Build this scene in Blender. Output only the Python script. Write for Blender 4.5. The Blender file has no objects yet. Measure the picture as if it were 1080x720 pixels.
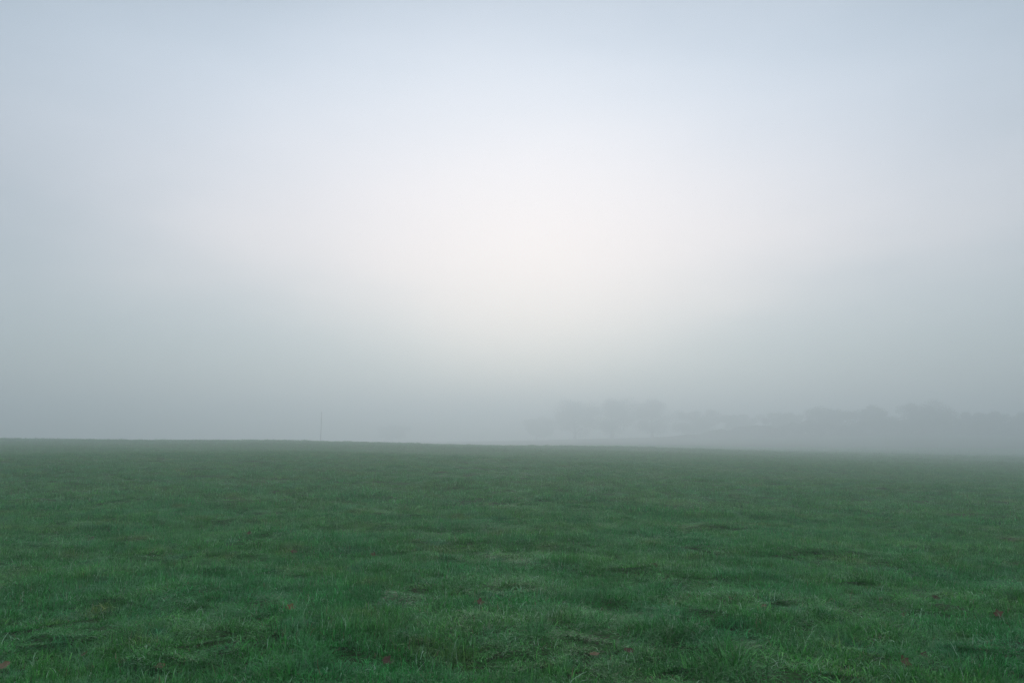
import bpy, math, random
import numpy as np
from mathutils import Vector, Matrix, Euler

SC = bpy.context.scene
COL = SC.collection
R = math.radians

# ------------------------------------------------------------------ camera
CAM_H = 1.60
PITCH = 7.2
cam_d = bpy.data.cameras.new('camera')
cam_d.sensor_width = 36.0
cam_d.lens = 28.0
cam_d.clip_start = 0.05
cam_d.clip_end = 3000.0
cam = bpy.data.objects.new('camera', cam_d)
COL.objects.link(cam)
cam.location = (0, 0, CAM_H)
cam.rotation_euler = (R(90 + PITCH), 0, 0)
SC.camera = cam

# ------------------------------------------------------------------ sky, sun, exposure
SUN_ELEV, SUN_AZ = 13.0, 1.5        # low sun, straight ahead behind the fog (azimuth to the right of +Y)
w = bpy.data.worlds.new('World')
SC.world = w
w.use_nodes = True
nt = w.node_tree
nt.nodes.clear()
N, L = nt.nodes.new, nt.links.new
out = N('ShaderNodeOutputWorld')
add = N('ShaderNodeAddShader')
L(add.outputs[0], out.inputs['Surface'])
sky = N('ShaderNodeTexSky')
sky.sky_type = 'NISHITA'
sky.sun_disc = False
sky.sun_elevation = R(SUN_ELEV)
sky.sun_rotation = R(SUN_AZ)
sky.dust_density = 0.1
bg1 = N('ShaderNodeBackground')
bg1.inputs['Strength'].default_value = 0.05
L(sky.outputs[0], bg1.inputs['Color'])
L(bg1.outputs[0], add.inputs[0])
# veil of high stratus, brightest round the hidden sun
tc = N('ShaderNodeTexCoord')
def M(op, a, b=None, c=None, clamp=False):
    n_ = N('ShaderNodeMath'); n_.operation = op; n_.use_clamp = clamp
    for i_, v_ in enumerate((a, b, c)):
        if v_ is None: continue
        if isinstance(v_, (int, float)): n_.inputs[i_].default_value = v_
        else: L(v_, n_.inputs[i_])
    return n_.outputs[0]
nrm = N('ShaderNodeVectorMath'); nrm.operation = 'NORMALIZE'
L(tc.outputs['Generated'], nrm.inputs[0])
sep = N('ShaderNodeSeparateXYZ')
L(nrm.outputs[0], sep.inputs[0])
DEG = 180 / math.pi
az = M('MULTIPLY', M('ARCTAN2', sep.outputs['X'], sep.outputs['Y']), DEG)
elv = M('MULTIPLY', M('ARCSINE', sep.outputs['Z']), DEG)
# faint drifting streaks in the veil
nmap = N('ShaderNodeMapping'); nmap.inputs['Scale'].default_value = (1.0, 1.0, 3.2)
L(nrm.outputs[0], nmap.inputs['Vector'])
nz = N('ShaderNodeTexNoise'); nz.inputs['Scale'].default_value = 2.6; nz.inputs['Detail'].default_value = 3.0
nz.inputs['Roughness'].default_value = .45
L(nmap.outputs[0], nz.inputs['Vector'])
nzc = M('SUBTRACT', nz.outputs['Fac'], .5)
da = M('DIVIDE', M('SUBTRACT', az, 1.5), 2.05)
de = M('MULTIPLY', M('SUBTRACT', elv, 14.8), 1.05)
dist = M('SQRT', M('ADD', M('MULTIPLY', da, da), M('MULTIPLY', de, de)))
dist = M('ADD', dist, M('MULTIPLY', nzc, 7.0))
ramp = N('ShaderNodeValToRGB')
ramp.color_ramp.interpolation = 'B_SPLINE'
STOPS = [(0, (.72, .675, .66)), (6, (.70, .66, .655)), (12, (.535, .545, .575)), (17, (.375, .405, .44)),
         (22, (.27, .30, .325)), (28, (.20, .24, .27)), (45, (.36, .41, .45)), (65, (.62, .66, .69)), (120, (.52, .56, .59))]
el = ramp.color_ramp.elements
while len(el) < len(STOPS):
    el.new(0.5)
for e, (a, c) in zip(el, STOPS):
    e.position = a / 120.0
    e.color = (*c, 1)
L(M('DIVIDE', dist, 120.0, clamp=True), ramp.inputs[0])
# warm layer low round the hidden sun
mr2 = N('ShaderNodeMapRange'); mr2.interpolation_type = 'SMOOTHSTEP'
mr2.inputs['From Min'].default_value = 8; mr2.inputs['From Max'].default_value = 27
mr2.inputs['To Min'].default_value = 1.0; mr2.inputs['To Max'].default_value = 0.0
L(elv, mr2.inputs['Value'])
mul = N('ShaderNodeMix'); mul.data_type = 'RGBA'; mul.blend_type = 'MULTIPLY'
L(mr2.outputs[0], mul.inputs['Factor'])
L(ramp.outputs[0], mul.inputs[6])
mul.inputs[7].default_value = (1.23, 0.975, 0.85, 1)
# a bank of low blue-grey stratus, standing higher to either side of the gap ahead
aa = M('ABSOLUTE', M('SUBTRACT', az, 1.0))
edge = M('ADD', M('ADD', 1.5, M('MULTIPLY', M('SUBTRACT', 1.0, M('POWER', 2.718, M('MULTIPLY', aa, -1 / 16.0))), 13.0)), M('MULTIPLY', nzc, 9.0))
mr3 = N('ShaderNodeMapRange'); mr3.interpolation_type = 'SMOOTHERSTEP'
mr3.inputs['From Min'].default_value = -7.0; mr3.inputs['From Max'].default_value = 6.0
mr3.inputs['To Min'].default_value = 1.0; mr3.inputs['To Max'].default_value = 0.0
L(M('SUBTRACT', elv, edge), mr3.inputs['Value'])
bank = N('ShaderNodeMix'); bank.data_type = 'RGBA'; bank.blend_type = 'MULTIPLY'
L(mr3.outputs[0], bank.inputs['Factor'])
L(mul.outputs[2], bank.inputs[6])
bank.inputs[7].default_value = (.50, .58, .64, 1)
bg2 = N('ShaderNodeBackground')
bg2.inputs['Strength'].default_value = 1.0
L(bank.outputs[2], bg2.inputs['Color'])
L(bg2.outputs[0], add.inputs[1])

sun_d = bpy.data.lights.new('sun', 'SUN')
sun_d.energy = 0.55
sun_d.angle = R(16)
sun_d.color = (1.0, 0.95, 0.88)
sun = bpy.data.objects.new('sun', sun_d)
COL.objects.link(sun)
sd = Vector((math.sin(R(SUN_AZ)) * math.cos(R(SUN_ELEV)), math.cos(R(SUN_AZ)) * math.cos(R(SUN_ELEV)), math.sin(R(SUN_ELEV))))
sun.rotation_euler = (-sd).to_track_quat('-Z', 'Y').to_euler()

SC.view_settings.view_transform = 'Standard'
SC.view_settings.look = 'None'
SC.view_settings.exposure = 0.22
SC.view_settings.gamma = 1.0
SC.view_settings.use_curve_mapping = False
SC.cycles.use_denoising = True
SC.cycles.denoising_prefilter = 'NONE'
SC.cycles.max_bounces = 8
SC.cycles.transparent_max_bounces = 8
SC.cycles.volume_bounces = 4

# ------------------------------------------------------------------ helpers
def hash2(ix, iy, seed):
    with np.errstate(over='ignore'):
        h = (ix.astype(np.int64) * 374761393 + iy.astype(np.int64) * 668265263 + seed * 974634777) & 0xffffffff
        h = ((h ^ (h >> 13)) * 1274126177) & 0xffffffff
        h = (h ^ (h >> 16)) & 0xffffffff
    return h / 4294967295.0

def vnoise(x, y, seed=0):
    x = np.asarray(x, float); y = np.asarray(y, float)
    ix, iy = np.floor(x), np.floor(y)
    fx, fy = x - ix, y - iy
    fx = fx * fx * fx * (fx * (fx * 6 - 15) + 10); fy = fy * fy * fy * (fy * (fy * 6 - 15) + 10)
    a = hash2(ix, iy, seed); b = hash2(ix + 1, iy, seed)
    c = hash2(ix, iy + 1, seed); d = hash2(ix + 1, iy + 1, seed)
    return (a * (1 - fx) + b * fx) * (1 - fy) + (c * (1 - fx) + d * fx) * fy

def fbm(x, y, seed=0, octs=3):
    s = 0; amp = 1; tot = 0
    for o in range(octs):
        ca, sa = math.cos(o * 1.1 + .4), math.sin(o * 1.1 + .4)
        s = s + amp * vnoise((x * ca - y * sa) * 2 ** o + 31 * o, (x * sa + y * ca) * 2 ** o - 17 * o, seed + o)
        tot += amp; amp *= .5
    return s / tot          # 0..1

def sstep(a, b, t):
    t = np.clip((t - a) / (b - a), 0, 1)
    return t * t * (3 - 2 * t)

def ground_z(x, y):
    x = np.asarray(x, float); y = np.asarray(y, float)
    r = np.hypot(x, y)
    ang = np.clip(x / np.maximum(y + 12, 30), -.9, .9)      # -0.65 left edge of the view, +0.65 right edge
    side = ang / .65
    crest = 165.0
    # the field swells to a rim on the left, runs level in the middle, sags to the right
    top = 2.20 - .30 * sstep(-1.0, -.4, side) - 1.10 * sstep(-.5, .05, side) 
    t = np.clip(y / crest, 0, 1)
    z = top * (t ** 1.9) * (1 + .55 * (1 - t))
    b = np.clip((y - crest) / 90.0, 0, 1)
    z = z - 5.2 * sstep(-.15, 1.15, side) * np.clip(y, 0, None) / (np.clip(y, 0, None) + 150)
    left = 1 - sstep(-.35, .25, side)
    z = z - (.1 + 3.4 * left) * b * b * (3 - 2 * b)
    far = sstep(225, 640 - 120 * sstep(.3, .9, side), y)
    z = z + far * (2.0 * left + 1.8 + 8.4 * sstep(-.25, .85, side))
    z = z + (fbm(x / 26, y / 26, 5, 2) - .5) * .45 * sstep(8, 40, r)
    fade = 1 - sstep(45, 110, r)
    z = z + fade * ((fbm(x / 3.1, y / 2.2, 11, 2) - .5) * .20 + (fbm(x / .9, y / .75, 23, 2) - .5) * .14)
    return z

def gz(x, y):
    return float(ground_z(np.array([x]), np.array([y]))[0])

def mat(name):
    m = bpy.data.materials.new(name)
    m.use_nodes = True
    t = m.node_tree
    return m, t, t.nodes['Principled BSDF']

def mesh_np(name, verts, faces, material, attr=None, smooth=True):
    """verts Nx3, faces Mx(3|4)"""
    me = bpy.data.meshes.new(name)
    verts = np.asarray(verts, np.float32); faces = np.asarray(faces, np.int32)
    k = faces.shape[1]
    me.vertices.add(len(verts)); me.vertices.foreach_set('co', verts.ravel())
    me.loops.add(faces.size); me.loops.foreach_set('vertex_index', faces.ravel())
    me.polygons.add(len(faces))
    me.polygons.foreach_set('loop_start', np.arange(0, faces.size, k, dtype=np.int32))
    me.polygons.foreach_set('use_smooth', np.full(len(faces), smooth))
    me.update(calc_edges=True)
    for an, av in (attr or {}).items():
        a = me.attributes.new(an, 'FLOAT', 'POINT')
        a.data.foreach_set('value', np.asarray(av, np.float32))
    me.materials.append(material)
    return me

def link(name, me, parent=None):
    o = bpy.data.objects.new(name, me)
    COL.objects.link(o)
    if parent is not None:
        o.parent = parent
    return o

def tag(o, label=None, cat=None, group=None, kind=None):
    if label: o['label'] = label
    if cat: o['category'] = cat
    if group: o['group'] = group
    if kind: o['kind'] = kind

# photo pixel (1080x720) -> point on the ground
CR = cam.rotation_euler.to_matrix()
def ray(px, py):
    f = 28.0 / 36.0 * 1080
    return (CR @ Vector(((px - 540) / f, (360 - py) / f, -1))).normalized()
def on_ground(px, py):
    d = ray(px, py); t = 1.0
    while t < 200:
        p = Vector((0, 0, CAM_H)) + d * t
        if p.z - 0.03 <= gz(p.x, p.y):
            return p
        t += 0.02
    return p

# ------------------------------------------------------------------ materials
def position_noise(t, scale, detail=2.0, stretch=(1, 1, 1)):
    g = t.nodes.new('ShaderNodeNewGeometry')
    mp = t.nodes.new('ShaderNodeMapping'); mp.inputs['Scale'].default_value = stretch
    t.links.new(g.outputs['Position'], mp.inputs['Vector'])
    n = t.nodes.new('ShaderNodeTexNoise')
    n.inputs['Scale'].default_value = scale; n.inputs['Detail'].default_value = detail
    t.links.new(mp.outputs[0], n.inputs['Vector'])
    return n

def mixc(t, fac, a, b, blend='MIX'):
    m = t.nodes.new('ShaderNodeMix'); m.data_type = 'RGBA'; m.blend_type = blend
    for sock, v in ((m.inputs['Factor'], fac), (m.inputs[6], a), (m.inputs[7], b)):
        if hasattr(v, 'links') or isinstance(v, bpy.types.NodeSocket):
            t.links.new(v, sock)
        elif isinstance(v, tuple):
            sock.default_value = (*v, 1)
        else:
            sock.default_value = v
    return m.outputs[2]

def rng(t, val, a, b, c=0.0, d=1.0):
    m = t.nodes.new('ShaderNodeMapRange')
    m.inputs['From Min'].default_value = a; m.inputs['From Max'].default_value = b
    m.inputs['To Min'].default_value = c; m.inputs['To Max'].default_value = d
    t.links.new(val, m.inputs['Value'])
    return m.outputs[0]

def grass_colour(t):
    """colour of the sward, varying in patches over the field"""
    n1 = position_noise(t, 0.55, 3.0)
    n2 = position_noise(t, 1.9, 3.0)
    n3 = position_noise(t, 0.16, 2.0, (1, 1.6, 1))
    c = mixc(t, rng(t, n1.outputs['Fac'], .40, .62), (.018, .245, .040), (.042, .255, .030))
    c = mixc(t, rng(t, n2.outputs['Fac'], .56, .70), c, (.028, .235, .068))
    c = mixc(t, rng(t, n3.outputs['Fac'], .5, .72), c, (.070, .260, .050))
    n4 = position_noise(t, 1.1, 4.0)
    c = mixc(t, rng(t, n4.outputs['Fac'], .60, .76, 0, .8), c, (.120, .200, .045))
    return c

M_grass, t, p = mat('grass_blades')
c = grass_colour(t)
at = t.nodes.new('ShaderNodeAttribute'); at.attribute_name = 'tone'
# single blades: most plain green, some pale with dew and painted-in glints, a few dry straw coloured
rp = t.nodes.new('ShaderNodeValToRGB')
rp.color_ramp.interpolation = 'LINEAR'
sp = [(0, (.28, .34, .32)), (.6, (.95, .95, .95)), (.86, (2.3, 1.6, 2.0)), (.94, (4.2, 2.3, 3.5))]
el = rp.color_ramp.elements
while len(el) < len(sp): el.new(.5)
for e, (a, cc) in zip(el, sp):
    e.position = a; e.color = (*cc, 1)
t.links.new(at.outputs['Fac'], rp.inputs[0])
c2 = mixc(t, 1.0, c, rp.outputs[0], 'MULTIPLY')
gt = t.nodes.new('ShaderNodeMath'); gt.operation = 'GREATER_THAN'; gt.inputs[1].default_value = .975
t.links.new(at.outputs['Fac'], gt.inputs[0])
c3 = mixc(t, gt.outputs[0], c2, (.16, .14, .07))
g2 = t.nodes.new('ShaderNodeMath'); g2.operation = 'COMPARE'; g2.inputs[1].default_value = .945; g2.inputs[2].default_value = .025
t.links.new(at.outputs['Fac'], g2.inputs[0])
g3 = t.nodes.new('ShaderNodeMath'); g3.operation = 'MULTIPLY'; g3.inputs[1].default_value = .75
t.links.new(g2.outputs[0], g3.inputs[0])
c3 = mixc(t, g3.outputs[0], c3, (.38, .52, .42))  # bright dew glints put into the colour of some blades
# dew lies in patches on the outer half of the blades
tip = t.nodes.new('ShaderNodeAttribute'); tip.attribute_name = 'along'
dn = position_noise(t, 3.2, 3.0)
dn2 = position_noise(t, .42, 2.0)
dm = t.nodes.new('ShaderNodeMath'); dm.operation = 'MULTIPLY'
t.links.new(rng(t, dn.outputs['Fac'], .46, .60, .05, .95), dm.inputs[0])
t.links.new(rng(t, tip.outputs['Fac'], .25, .9), dm.inputs[1])
dm2 = t.nodes.new('ShaderNodeMath'); dm2.operation = 'MULTIPLY'
t.links.new(dm.outputs[0], dm2.inputs[0]); t.links.new(rng(t, dn2.outputs['Fac'], .38, .62, .35, 1.0), dm2.inputs[1])
c3 = mixc(t, dm2.outputs[0], c3, (.150, .380, .200))
t.links.new(c3, p.inputs['Base Color'])
p.inputs['Roughness'].default_value = .45
p.inputs['Specular IOR Level'].default_value = .3
tr = t.nodes.new('ShaderNodeBsdfTranslucent')
t.links.new(c3, tr.inputs['Color'])
ms = t.nodes.new('ShaderNodeMixShader'); ms.inputs[0].default_value = .25
t.links.new(p.outputs[0], ms.inputs[1]); t.links.new(tr.outputs[0], ms.inputs[2])
t.links.new(ms.outputs[0], t.nodes['Material Output'].inputs['Surface'])

M_field, t, p = mat('field_turf')
c = grass_colour(t)
n = position_noise(t, 9.0, 6.0)
c = mixc(t, rng(t, n.outputs['Fac'], .35, .65), mixc(t, 1.0, c, (.35, .34, .34), 'MULTIPLY'), mixc(t, 1.0, c, (.6, .55, .55), 'MULTIPLY'))
# dark soil and thatch between the blades
n = position_noise(t, 22.0, 4.0)
c = mixc(t, rng(t, n.outputs['Fac'], .40, .58, 0, .85), c, (.022, .022, .012))
t.links.new(c, p.inputs['Base Color'])
p.inputs['Roughness'].default_value = .9
p.inputs['Specular IOR Level'].default_value = .1
bp = t.nodes.new('ShaderNodeBump'); bp.inputs['Strength'].default_value = .7; bp.inputs['Distance'].default_value = .06
t.links.new(position_noise(t, 14.0, 6.0).outputs['Fac'], bp.inputs['Height'])
t.links.new(bp.outputs[0], p.inputs['Normal'])

M_bark, t, p = mat('wet_bark')
n = position_noise(t, 3.0, 6.0, (1, 1, .2))
t.links.new(mixc(t, n.outputs['Fac'], (.035, .030, .024), (.10, .09, .075)), p.inputs['Base Color'])
p.inputs['Roughness'].default_value = .8

M_foliage, t, p = mat('tree_foliage')
n = position_noise(t, .5, 3.0)
t.links.new(mixc(t, rng(t, n.outputs['Fac'], .4, .6), (.030, .055, .020), (.060, .085, .030)), p.inputs['Base Color'])
p.inputs['Roughness'].default_value = .6

M_post, t, p = mat('weathered_pole_wood')
n = position_noise(t, 5.0, 6.0, (1, 1, .1))
t.links.new(mixc(t, n.outputs['Fac'], (.035, .032, .030), (.09, .085, .08)), p.inputs['Base Color'])
p.inputs['Roughness'].default_value = .75

def leaf_mat(name, a, b):
    m, t, p = mat(name)
    p.inputs['Specular IOR Level'].default_value = .25
    tcn = t.nodes.new('ShaderNodeTexCoord')
    nn = t.nodes.new('ShaderNodeTexNoise'); nn.inputs['Scale'].default_value = 45; nn.inputs['Detail'].default_value = 5
    t.links.new(tcn.outputs['Object'], nn.inputs['Vector'])
    t.links.new(mixc(t, rng(t, nn.outputs['Fac'], .35, .65), a, b), p.inputs['Base Color'])
    p.inputs['Roughness'].default_value = .6
    return m
M_leaf = {'dark': leaf_mat('dark_brown_leaf', (.036, .021, .012), (.066, .037, .019)),
          'russet': leaf_mat('russet_leaf', (.055, .029, .014), (.095, .048, .022)),
          'orange': leaf_mat('orange_brown_leaf', (.12, .056, .022), (.18, .085, .032)),
          'tan': leaf_mat('tan_leaf', (.10, .070, .038), (.16, .11, .058))}
M_stalk = leaf_mat('leaf_stalk', (.10, .05, .03), (.18, .10, .06))

# ------------------------------------------------------------------ ground
def axis(lo, hi, fine, grow, fine_lo, fine_hi):
    v = list(np.arange(fine_lo, fine_hi, fine))
    s = fine; x = fine_lo
    while x > lo:
        s *= grow; x -= s; v.insert(0, max(x, lo))
    s = fine; x = v[-1]
    while x < hi:
        s *= grow; x += s; v.append(min(x, hi))
    return np.array(v)
X = axis(-1150, 1150, .16, 1.018, -9, 9)
Y = axis(-160, 1250, .16, 1.018, 1.5, 22)
gx, gy = np.meshgrid(X, Y)
gv = np.stack([gx.ravel(), gy.ravel(), ground_z(gx.ravel(), gy.ravel())], 1)
nx, ny = len(X), len(Y)
i = (np.arange(ny - 1)[:, None] * nx + np.arange(nx - 1)[None, :]).ravel()
gf = np.stack([i, i + 1, i + nx + 1, i + nx], 1)
o = link('ground', mesh_np('ground', gv, gf, M_field))
tag(o, 'gently rolling pasture ground under the grass', 'ground', kind='structure')

# ------------------------------------------------------------------ grass
TUFTS = bpy.data.collections.new('grass_sources')      # sources of the scattered grass

def tuft(name, seed, radius, n, hmean, hsd, curl, width, clumps, tone_lo=0., tone_hi=1., start=.45):
    r = np.random.default_rng(seed)
    ca = r.uniform(0, 2 * math.pi, clumps); cr = radius * np.sqrt(r.uniform(0, 1, clumps))
    cx, cy = cr * np.cos(ca), cr * np.sin(ca)
    ci = r.integers(0, clumps, n)
    sp = radius * .34 * (9.0 / clumps) ** .5
    bx = cx[ci] + r.normal(0, sp, n); by = cy[ci] + r.normal(0, sp, n)
    ch = r.uniform(.75, 1.25, clumps)[ci]
    h = np.clip(r.normal(hmean, hsd, n) * ch, hmean * .3, hmean * 2.2)
    # lean away from the clump's middle, plus a random direction
    lx = (bx - cx[ci]) / sp * .5 + r.normal(0, 1, n); ly = (by - cy[ci]) / sp * .5 + r.normal(0, 1, n)
    ll = np.hypot(lx, ly) + 1e-6; lx /= ll; ly /= ll
    lean = np.abs(r.normal(curl, curl * .5, n))
    wd = width * r.uniform(.6, 1.3, n)
    face = r.uniform(0, 2 * math.pi, n)
    wx = np.cos(face) * .55 - ly; wy = np.sin(face) * .55 + lx
    wl = np.hypot(wx, wy) + 1e-6; wx /= wl; wy /= wl
    tone = tone_lo + (tone_hi - tone_lo) * np.clip(.62 * r.uniform(0, 1, n) + .48 * r.uniform(0, 1, clumps)[ci] - .05 + (r.uniform(0, 1, n) > .94) * .3, 0, 1)
    segs = 4
    pts = []
    a0 = np.abs(r.normal(0, start, n)); twist = r.normal(0, .9, n)
    px, py, pz = bx.copy(), by.copy(), np.full(n, -.006)
    phi = np.arctan2(ly, lx)
    for k in range(segs + 1):
        u = k / segs
        ww = wd * (1 - u ** 1.8) * .5
        if k < segs:
            pts.append(np.stack([px - wx * ww, py - wy * ww, pz], 1))
            pts.append(np.stack([px + wx * ww, py + wy * ww, pz], 1))
        else:
            pts.append(np.stack([px, py, pz], 1))
        ang = a0 + lean * (u + .125)
        ph = phi + twist * u
        st_ = h / segs
        px = px + np.cos(ph) * np.sin(ang) * st_; py = py + np.sin(ph) * np.sin(ang) * st_
        pz = np.maximum(pz + np.cos(ang) * st_, .002)
    V = np.stack(pts, 1)                      # n, 2*segs+1, 3
    m = V.shape[1]
    base = np.arange(n)[:, None] * m
    tri = []
    for k in range(segs - 1):
        a = 2 * k
        tri += [(a, a + 1, a + 3), (a, a + 3, a + 2)]
    tri.append((2 * segs - 2, 2 * segs - 1, 2 * segs))
    F = (base[:, :, None] + np.array(tri)[None]).reshape(-1, 3)
    me = mesh_np(name, V.reshape(-1, 3), F, M_grass, {'tone': np.repeat(tone, m), 'along': np.tile(np.minimum(np.arange(m) // 2, segs) / segs, n)})
    ob = bpy.data.objects.new(name, me)
    TUFTS.objects.link(ob)
    return ob

names = []
for k in range(7):      # 0-6: ordinary sward
    tuft('grass_patch_%02d' % k, 100 + k, .25, 1000, .050, .020, 2.0, .0058, 17)
for k in range(7, 10):  # 7-9: sward for the distance, fewer and broader blades
    tuft('grass_patch_%02d' % k, 100 + k, .55, 1300, .062, .024, 1.7, .0095, 30)
for k in range(10, 13):  # 10-12: tussocks of long fine blades
    tuft('grass_patch_%02d' % k, 100 + k, .13, 300, .125, .035, 1.8, .0056, 4, .1, 1)
for k in range(13, 16):  # 13-15: loose long pale arching blades
    tuft('grass_patch_%02d' % k, 100 + k, .22, 26, .13, .045, 2.1, .0060, 9, .80, .97)

rg = np.random.default_rng(7)
P, ROT, SCL, IDX = [], [], [], []
def scatter(xs, ys, idx, s, zs, tilt=.10):
    n = len(xs)
    P.append(np.stack([xs, ys, ground_z(xs, ys) - .004], 1))
    ROT.append(np.stack([rg.normal(0, tilt, n), rg.normal(0, tilt, n), rg.uniform(0, 6.283, n)], 1))
    SCL.append(np.stack([s, s, s * zs], 1))
    IDX.append(idx)

def in_view(x, y, margin):
    return (np.abs(x) < (y * .70 + margin)) & (y > -1)

def hfield(x, y):
    """relative height of the sward: hummocky, with low worn dips"""
    a = fbm(x / .55, y / .42, 41, 2); b = fbm(x / 2.4, y / 1.5, 51, 2)
    return .34 + 1.35 * sstep(.32, .70, a) + .55 * sstep(.42, .78, b)

def grid(x0, x1, y0, y1, step):
    xx, yy = np.meshgrid(np.arange(x0, x1, step), np.arange(y0, y1, step))
    xx = xx.ravel() + rg.uniform(-.5, .5, xx.size) * step; yy = yy.ravel() + rg.uniform(-.5, .5, yy.size) * step
    return xx, yy

x, y = grid(-20, 20, .5, 20, .25)
k = in_view(x, y, 3.0); x, y = x[k], y[k]
scatter(x, y, rg.integers(0, 7, len(x)), rg.uniform(.85, 1.2, len(x)), hfield(x, y))
x, y = grid(-120, 120, 19, 142, .68)
k = in_view(x, y, 4.0); x, y = x[k], y[k]
scatter(x, y, rg.integers(7, 10, len(x)), rg.uniform(.85, 1.25, len(x)), hfield(x * .6, y * .6) * 1.05)
x, y = grid(-230, 230, 140, 300, 1.25)
k = in_view(x, y, 6.0); x, y = x[k], y[k]
scatter(x, y, rg.integers(7, 10, len(x)), rg.uniform(1.6, 2.2, len(x)), hfield(x * .3, y * .3) * .7)
# tussocks
n = 5200
y = 3 + 60 * rg.uniform(0, 1, n) ** 1.4; x = rg.uniform(-1, 1, n) * (y * .68 + 2)
k = fbm(x / 1.3, y / 1.0, 61, 2) > .52; x, y = x[k], y[k]
scatter(x, y, rg.integers(10, 13, len(x)), rg.uniform(.6, 1.15, len(x)), rg.uniform(.6, 1.05, len(x)), .2)
# loose long blades
n = 6500
y = 3 + 30 * rg.uniform(0, 1, n) ** 1.3; x = rg.uniform(-1, 1, n) * (y * .68 + 2)
k = fbm(x / 1.0, y / .9, 71, 2) > .45; x, y = x[k], y[k]
scatter(x, y, rg.integers(13, 16, len(x)), rg.uniform(.6, 1.0, len(x)), rg.uniform(.5, .9, len(x)), .2)
# the tussocks that stand out close to the viewer
for (px, py, s) in ((590, 652, 1.15), (600, 640, 1.0), (700, 668, 1.1), (680, 660, 1.0), (765, 700, 1.7), (775, 690, 1.5),
                    (755, 708, 1.4), (985, 668, .9), (1000, 664, .8), (30, 610, .8), (385, 628, 1.0), (380, 622, .9),
                    (840, 680, 1.0), (885, 690, 1.1), (485, 553, 1.3), (505, 557, 1.2), (560, 655, 1.0), (650, 705, .9)):
    q = on_ground(px, py)
    scatter(np.array([q.x]), np.array([q.y]), rg.integers(10, 13, 1), np.array([s]), np.array([1.0]), .05)
for (px, py) in ((780, 668), (800, 680), (592, 655), (465, 703), (150, 703), (700, 660), (725, 700), (830, 690), (555, 640)):
    q = on_ground(px, py)
    scatter(np.array([q.x]), np.array([q.y]), rg.integers(13, 16, 1), np.array([.9]), np.array([1.0]), .05)
# taller seed heads and weeds along the left rim of the field
n = 900
x = rg.uniform(-135, -2, n); y = 163 + rg.normal(0, 6.0, n) 
k = fbm(x / 5.0, y / 8.0, 81, 2) > .44; x, y = x[k], y[k]
scatter(x, y, rg.integers(10, 13, len(x)), rg.uniform(1.4, 3.2, len(x)), rg.uniform(.9, 1.2, len(x)), .1)

P = np.concatenate(P); ROT = np.concatenate(ROT); SCL = np.concatenate(SCL); IDX = np.concatenate(IDX)
pm = bpy.data.meshes.new('grass')
pm.vertices.add(len(P)); pm.vertices.foreach_set('co', P.astype(np.float32).ravel())
for an, av in (('rot', ROT), ('scl', SCL)):
    a = pm.attributes.new(an, 'FLOAT_VECTOR', 'POINT'); a.data.foreach_set('vector', av.astype(np.float32).ravel())
a = pm.attributes.new('idx', 'INT', 'POINT'); a.data.foreach_set('value', IDX.astype(np.int32))
pm.materials.append(M_grass)
grass = link('grass', pm)
tag(grass, 'short dewy green pasture grass covering the field', 'grass', kind='stuff')
ng = bpy.data.node_groups.new('scatter_grass', 'GeometryNodeTree')
ng.interface.new_socket('Geometry', in_out='INPUT', socket_type='NodeSocketGeometry')
ng.interface.new_socket('Geometry', in_out='OUTPUT', socket_type='NodeSocketGeometry')
gi = ng.nodes.new('NodeGroupInput'); go = ng.nodes.new('NodeGroupOutput')
ci = ng.nodes.new('GeometryNodeCollectionInfo')
ci.inputs['Collection'].default_value = TUFTS
ci.inputs['Separate Children'].default_value = True
ci.inputs['Reset Children'].default_value = True
ip = ng.nodes.new('GeometryNodeInstanceOnPoints')
def nattr(name, ty):
    q = ng.nodes.new('GeometryNodeInputNamedAttribute'); q.data_type = ty; q.inputs['Name'].default_value = name
    return next(s for s in q.outputs if s.enabled and s.name == 'Attribute')
e2r = ng.nodes.new('FunctionNodeEulerToRotation')
ng.links.new(nattr('rot', 'FLOAT_VECTOR'), e2r.inputs[0])
ng.links.new(gi.outputs[0], ip.inputs['Points'])
ng.links.new(ci.outputs[0], ip.inputs['Instance'])
ip.inputs['Pick Instance'].default_value = True
ng.links.new(nattr('idx', 'INT'), ip.inputs['Instance Index'])
ng.links.new(e2r.outputs[0], ip.inputs['Rotation'])
ng.links.new(nattr('scl', 'FLOAT_VECTOR'), ip.inputs['Scale'])
ng.links.new(ip.outputs[0], go.inputs[0])
md = grass.modifiers.new('scatter', 'NODES'); md.node_group = ng

# ------------------------------------------------------------------ trees in the fog
def tube(pts, rads, sides=7):
    V, F = [], []
    for k, (q, r) in enumerate(zip(pts, rads)):
        d = (pts[min(k + 1, len(pts) - 1)] - pts[max(k - 1, 0)]).normalized()
        u = d.orthogonal().normalized(); v = d.cross(u)
        for s in range(sides):
            a = 2 * math.pi * s / sides
            V.append(q + (u * math.cos(a) + v * math.sin(a)) * r)
    for k in range(len(pts) - 1):
        for s in range(sides):
            a = k * sides + s; b = k * sides + (s + 1) % sides
            F.append((a, b, b + sides, a + sides))
    return V, F

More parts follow.
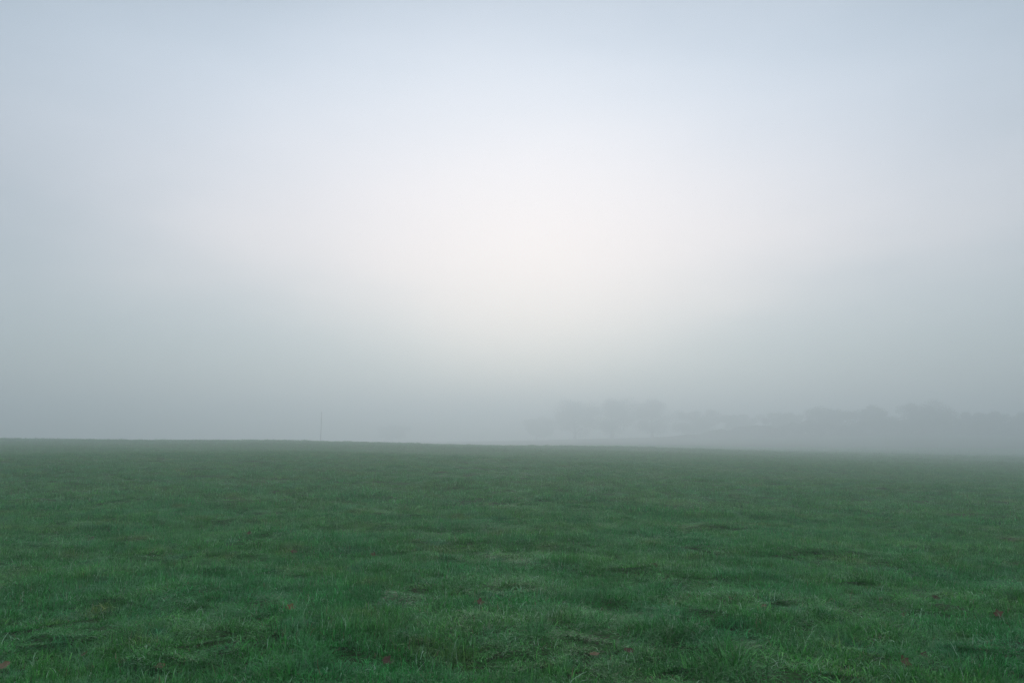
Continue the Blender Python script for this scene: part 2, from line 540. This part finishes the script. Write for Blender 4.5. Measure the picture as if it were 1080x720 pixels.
def make_tree(px, dist, top_y, width, label, seed, base_drop=.3, name='tree', low=.22, leaves=16000):
    """a broad hedgerow tree; px = photo column, top_y = photo row of its top"""
    rr = random.Random(seed); nr = np.random.default_rng(seed)
    d = ray(px, 466); X0 = d.x / d.y * dist; Y0 = dist
    f = 840.0
    z0 = gz(X0, Y0)
    ztop = CAM_H + (466 - top_y) / f * dist
    H = ztop - z0
    root = bpy.data.objects.new(name, None); COL.objects.link(root)
    root.location = (X0, Y0, z0 - base_drop)
    tag(root, label, 'tree', 'foggy trees beyond the field')
    V, F = [], []
    def addt(pts, rads):
        v, f_ = tube(pts, rads); b = len(V)
        V.extend(v); F.extend(tuple(i + b for i in q) for q in f_)
    th = H * low * 1.5
    pts = [Vector((0, 0, 0))]; rads = [.045 * H]
    for k in range(1, 6):
        pts.append(Vector((rr.gauss(0, .012 * H), rr.gauss(0, .012 * H), H * .75 * k / 5))); rads.append(.032 * H * (1 - k / 6.2))
    addt(pts, rads)
    blobs = []
    for k in range(13):
        a = rr.uniform(0, 2 * math.pi); u = rr.uniform(.12, .66)
        s = Vector((0, 0, H * u))
        reach = width * .5 * rr.uniform(.45, .85) * (1.15 - .5 * abs(u - .4))
        e = s + Vector((math.cos(a) * reach, math.sin(a) * reach, H * rr.uniform(.08, .22)))
        mid = s.lerp(e, .5) + Vector((0, 0, H * .03))
        addt([s, mid, e], [.013 * H, .008 * H, .003 * H])
        blobs.append((e, rr.uniform(.15, .22) * H))
        blobs.append((mid + Vector((rr.gauss(0, .05 * H), rr.gauss(0, .05 * H), rr.uniform(-.1, .12) * H)), rr.uniform(.15, .22) * H))
    for k in range(7):
        blobs.append((Vector((rr.gauss(0, width * .13), rr.gauss(0, width * .13), H * rr.uniform(.5, .82))), rr.uniform(.13, .18) * H))
    me = mesh_np('trunk', [tuple(v) for v in V], F, M_bark)
    link('trunk', me, root)
    # crown: leaf sprays spread through the clumps' volume, denser outward
    n = leaves
    bi = nr.integers(0, len(blobs), n)
    C = np.array([tuple(b[0]) for b in blobs])[bi]; RR = np.array([b[1] for b in blobs])[bi]
    dr = nr.normal(0, 1, (n, 3)); dr /= np.linalg.norm(dr, axis=1)[:, None]
    rad = RR * nr.uniform(.25, 1.1, n) ** .6
    Q = C + dr * rad[:, None] * np.array([1.15, 1.15, .85])
    Q[:, 2] = np.where(Q[:, 2] < H * low * .5, H * low * .5 + nr.uniform(0, .25, n) * H, Q[:, 2])
    sz = nr.uniform(.18, .50, n)
    a1 = nr.normal(0, 1, (n, 3)); a1 /= np.linalg.norm(a1, axis=1)[:, None]
    a2 = np.cross(a1, dr + .3 * nr.normal(0, 1, (n, 3))); a2 /= (np.linalg.norm(a2, axis=1)[:, None] + 1e-6)
    q0 = Q - a1 * sz[:, None]; q2 = Q + a1 * sz[:, None]
    q1 = Q - a2 * sz[:, None] * .55; q3 = Q + a2 * sz[:, None] * .55
    VV = np.stack([q0, q1, q2, q3], 1).reshape(-1, 3)
    FF = (np.arange(n)[:, None] * 4 + np.arange(4)[None])
    link('crown', mesh_np('crown', VV, FF, M_foliage, smooth=False), root)
    return root

make_tree(606, 580, 419, 34.0, 'leftmost of the tall trees in the fog right of the centre of the field', 1, low=.08)
make_tree(645, 555, 415, 38.0, 'tallest broad tree in the fog just right of the centre of the field', 2, low=.08)
make_tree(688, 570, 420, 38.0, 'broad round tree adjoining the right of the tallest foggy tree', 3, low=.08)
make_tree(736, 570, 429, 38.0, 'lower spreading tree right of the tall central trees', 4, low=.08)
make_tree(566, 640, 438, 34.0, 'small faint tree left of the tall central trees', 5, low=.05)
make_tree(783, 570, 435, 38.0, 'low wide tree in the gap between the two foggy tree masses', 6, low=.06)
make_tree(830, 530, 434, 34.0, 'low tree just left of the right-hand tree mass', 12, low=.06)
make_tree(876, 480, 428, 32.0, 'rounded tree at the left end of the right-hand tree mass', 7, low=.06)
make_tree(925, 465, 425, 32.0, 'broad tree in the middle of the right-hand tree mass', 8, low=.06)
make_tree(975, 450, 421, 32.0, 'highest domed tree of the right-hand tree mass', 9, low=.06)
make_tree(1036, 440, 432, 32.0, 'flat-topped tree at the far right edge of the view', 10, low=.06)
make_tree(1084, 440, 430, 30.0, 'tree just past the flat-topped one, mostly cut off by the right edge', 13, low=.06)
make_tree(414, 720, 446, 36.0, 'small faint tree standing alone right of the thin pole', 11, low=.04)

def hedge(px0, px1, dist, h, label, seed):
    nr = np.random.default_rng(seed)
    A = ray(px0, 466); B = ray(px1, 466)
    a0 = np.array([A.x / A.y * dist, dist]); b0 = np.array([B.x / B.y * (dist - 55), dist - 55])
    n = 65000
    u = nr.uniform(0, 1, n); Lh = np.hypot(*(b0 - a0))
    top = h * (.35 + 1.1 * fbm(u * Lh / 11.0, u * 0, seed, 4)) * (.12 + .88 * sstep(0, .35, u))
    cx = a0[0] + (b0[0] - a0[0]) * u; cy = a0[1] + (b0[1] - a0[1]) * u + nr.normal(0, 1.3, n)
    cz = ground_z(cx, cy) + top * nr.uniform(-.05, 1, n)
    Q = np.stack([cx, cy, cz], 1)
    a1 = nr.normal(0, 1, (n, 3)); a1 /= np.linalg.norm(a1, axis=1)[:, None]
    a2 = np.cross(a1, nr.normal(0, 1, (n, 3))); a2 /= np.linalg.norm(a2, axis=1)[:, None]
    sz = nr.uniform(.2, .5, n)[:, None]
    VV = np.stack([Q - a1 * sz, Q - a2 * sz * .6, Q + a1 * sz, Q + a2 * sz * .6], 1).reshape(-1, 3)
    o = link('hedgerow', mesh_np('hedgerow', VV, np.arange(n)[:, None] * 4 + np.arange(4)[None], M_foliage, smooth=False))
    tag(o, label, 'hedge')
hedge(690, 1110, 485, 8.0, 'long low hedgerow in the fog under the right-hand trees', 31)

# ------------------------------------------------------------------ the thin pole at the rim
def pole(px, dist, top_y):
    d = ray(px, 466); X0 = d.x / d.y * dist; z0 = gz(X0, dist)
    H = CAM_H + (466 - top_y) / 840.0 * dist - z0
    pts = [Vector((0, 0, H * k / 8)) for k in range(9)]
    V, F = tube(pts, [.13 - .045 * k / 8 for k in range(9)], 12)
    b = len(V); V.append(Vector((0, 0, H + .07)))
    me = bpy.data.meshes.new('wooden_pole')
    me.from_pydata([tuple(v) for v in V], [], [tuple(f) for f in F] + [(8 * 12 + s, 8 * 12 + (s + 1) % 12, b) for s in range(12)])
    me.materials.append(M_post)
    o = link('wooden_pole', me); o.location = (X0, dist, z0 - .02); o.rotation_euler = (0, R(.4), 0)
    tag(o, 'thin dark wooden pole standing alone in the fog at the rim of the field', 'pole')
pole(338, 300, 434)

# ------------------------------------------------------------------ fallen leaves
def leaf_mesh(name, seed, lobes, material):
    rr = random.Random(seed)
    n = 60
    ring = []
    for k in range(n):
        a = 2 * math.pi * k / n
        # lobed, pointed outline about the stalk end at angle pi
        b = abs(math.sin(a * lobes / 2.0))
        r = .62 + .38 * (1 - b) ** .8 if lobes else 1.0
        r *= 1 + .07 * math.sin(a * 17 + seed)
        r *= .8 + .2 * math.cos(a) if lobes else 1
        x, y = r * math.cos(a), r * math.sin(a) * (.95 if lobes else .55)
        ring.append((x, y))
    V = [(0.0, 0.0, 0.0)]; F = []
    cu, cv = rr.uniform(.25, .6), rr.uniform(-.3, .35)
    for s in (.33, .66, 1.0):
        for k, (x, y) in enumerate(ring):
            x2, y2 = x * s, y * s
            z = cu * y2 * y2 * .9 + cv * x2 * x2 + .07 * math.sin(5 * x2 + seed) * math.cos(6 * y2) * s
            V.append((x2, y2, z))
    for k in range(n):
        F.append((0, 1 + k, 1 + (k + 1) % n))
        for q in range(2):
            a = 1 + q * n + k; b = 1 + q * n + (k + 1) % n
            F.append((a, a + n, b + n, b))
    me = bpy.data.meshes.new(name)
    me.from_pydata([(x * .06, y * .06, z * .06) for x, y, z in V], [], F)
    for pl in me.polygons: pl.use_smooth = True
    me.materials.append(material)
    return me
def stalk_mesh(seed):
    rr = random.Random(seed)
    pts = [Vector((-.012 * k - .02, rr.gauss(0, .001) * k, .002 * k * k * .3)) for k in range(5)]
    V, F = tube(pts, [.0011, .0010, .0009, .0009, .0012], 5)
    me = bpy.data.meshes.new('stalk'); me.from_pydata([tuple(v) for v in V], [], F); me.materials.append(M_stalk)
    return me

LEAVES = [
    (305, 642, 1.15, 'orange', 5, 'orange-brown leaf, brightest of all, on the left half of the grass'),
    (128, 703, 1.10, 'dark', 5, 'large dark brown leaf at the bottom edge near the left corner'),
    (4, 704, 1.2, 'tan', 0, 'pale tan leaf in the bottom left corner of the grass'),
    (88, 694, .7, 'russet', 5, 'small russet leaf just above left of the large dark leaf at the bottom edge'),
    (168, 706, .8, 'tan', 0, 'dull tan leaf at the bottom edge right of the large dark leaf'),
    (96, 569, 1.3, 'dark', 5, 'dark brown leaf in the far grass on the left'),
    (262, 563, 1.1, 'russet', 5, 'small reddish leaf highest up the field on the left'),
    (310, 583, 1.1, 'russet', 0, 'russet leaf halfway up the grass straight above the bright orange leaf'),
    (393, 586, 1.1, 'russet', 5, 'dull red leaf level with a yellowish tuft left of the middle'),
    (407, 700, 1.0, 'dark', 5, 'dark red-brown leaf at the bottom edge left of the middle'),
    (506, 638, 1.05, 'russet', 5, 'reddish leaf sunk in the grass left of the arching tussock'),
    (541, 616, .85, 'tan', 0, 'small tan leaf near the middle of the field'),
    (627, 692, .7, 'tan', 0, 'narrow tan leaf standing on edge near the bottom right of centre'),
    (636, 643, .9, 'dark', 5, 'dark leaf beside the long bluish tussock right of the middle'),
    (664, 690, .8, 'dark', 0, 'brown leaf half buried right of the narrow tan leaf'),
    (771, 631, .95, 'russet', 5, 'russet leaf alone in the grass above the darkest tussock'),
    (987, 631, .9, 'dark', 0, 'dark leaf in a hollow, left one of two side by side on the right'),
    (1015, 631, .9, 'tan', 0, 'yellowish leaf in a hollow, right one of two side by side on the right'),
    (953, 649, 1.0, 'russet', 5, 'reddish leaf below the pair in the hollow on the right'),
    (1052, 648, 1.15, 'russet', 5, 'reddish leaf nearest the right edge of the grass'),
    (954, 698, 1.15, 'russet', 5, 'large reddish leaf at the bottom right, lower of two close together'),
    (974, 690, .9, 'dark', 5, 'dark leaf at the bottom right, upper of two close together'),
    (45, 538, 1.0, 'russet', 0, 'faint brown leaf furthest up the field at the far left'),
    (690, 597, .9, 'russet', 0, 'faint brown leaf halfway up the grass right of the middle'),
    (805, 640, .7, 'tan', 0, 'tiny tan leaf just right of the lone russet leaf'),
]
protos = {}
for k, (px, py, s, colour, lobes, label) in enumerate(LEAVES):
    key = (colour, lobes, k % 2)
    if key not in protos:
        protos[key] = (leaf_mesh('fallen_leaf', 3 + k, lobes, M_leaf[colour]), stalk_mesh(k))
    rr = random.Random(500 + k)
    q = on_ground(px, py)
    o = link('fallen_leaf', protos[key][0])
    hf = float(hfield(np.array([q.x]), np.array([q.y]))[0])
    o.location = (q.x, q.y, gz(q.x, q.y) + .020 + .022 * hf)
    o.rotation_euler = (R(rr.uniform(22, 50)), R(rr.uniform(-22, 22)), rr.uniform(-.9, .9))
    o.scale = (s * .86,) * 3
    tag(o, label, 'leaf', 'fallen leaves on the grass')
    st = link('stalk', protos[key][1], o)

# ------------------------------------------------------------------ the fog
HZ = (-1154, 1154, -164, 1254, -9.0, 44.0)
v = [(HZ[a], HZ[2 + b], HZ[4 + c]) for a in (0, 1) for b in (0, 1) for c in (0, 1)]
me = bpy.data.meshes.new('haze')
me.from_pydata(v, [], [(0, 1, 3, 2), (4, 6, 7, 5), (0, 4, 5, 1), (2, 3, 7, 6), (0, 2, 6, 4), (1, 5, 7, 3)])
m = bpy.data.materials.new('morning_fog'); m.use_nodes = True
t = m.node_tree
t.nodes.clear()
om = t.nodes.new('ShaderNodeOutputMaterial')
pv = t.nodes.new('ShaderNodeVolumePrincipled')
pv.inputs['Color'].default_value = (.900, .944, .980, 1)
pv.inputs['Density'].default_value = .0051
pv.inputs['Anisotropy'].default_value = .57
t.links.new(pv.outputs[0], om.inputs['Volume'])
me.materials.append(m)
hz = link('haze', me)
tag(hz, 'thick morning fog lying over the field', 'haze', kind='stuff')
print('ground range', gv[:, 2].min(), gv[:, 2].max(), 'instances', len(P), 'verts', len(gv))
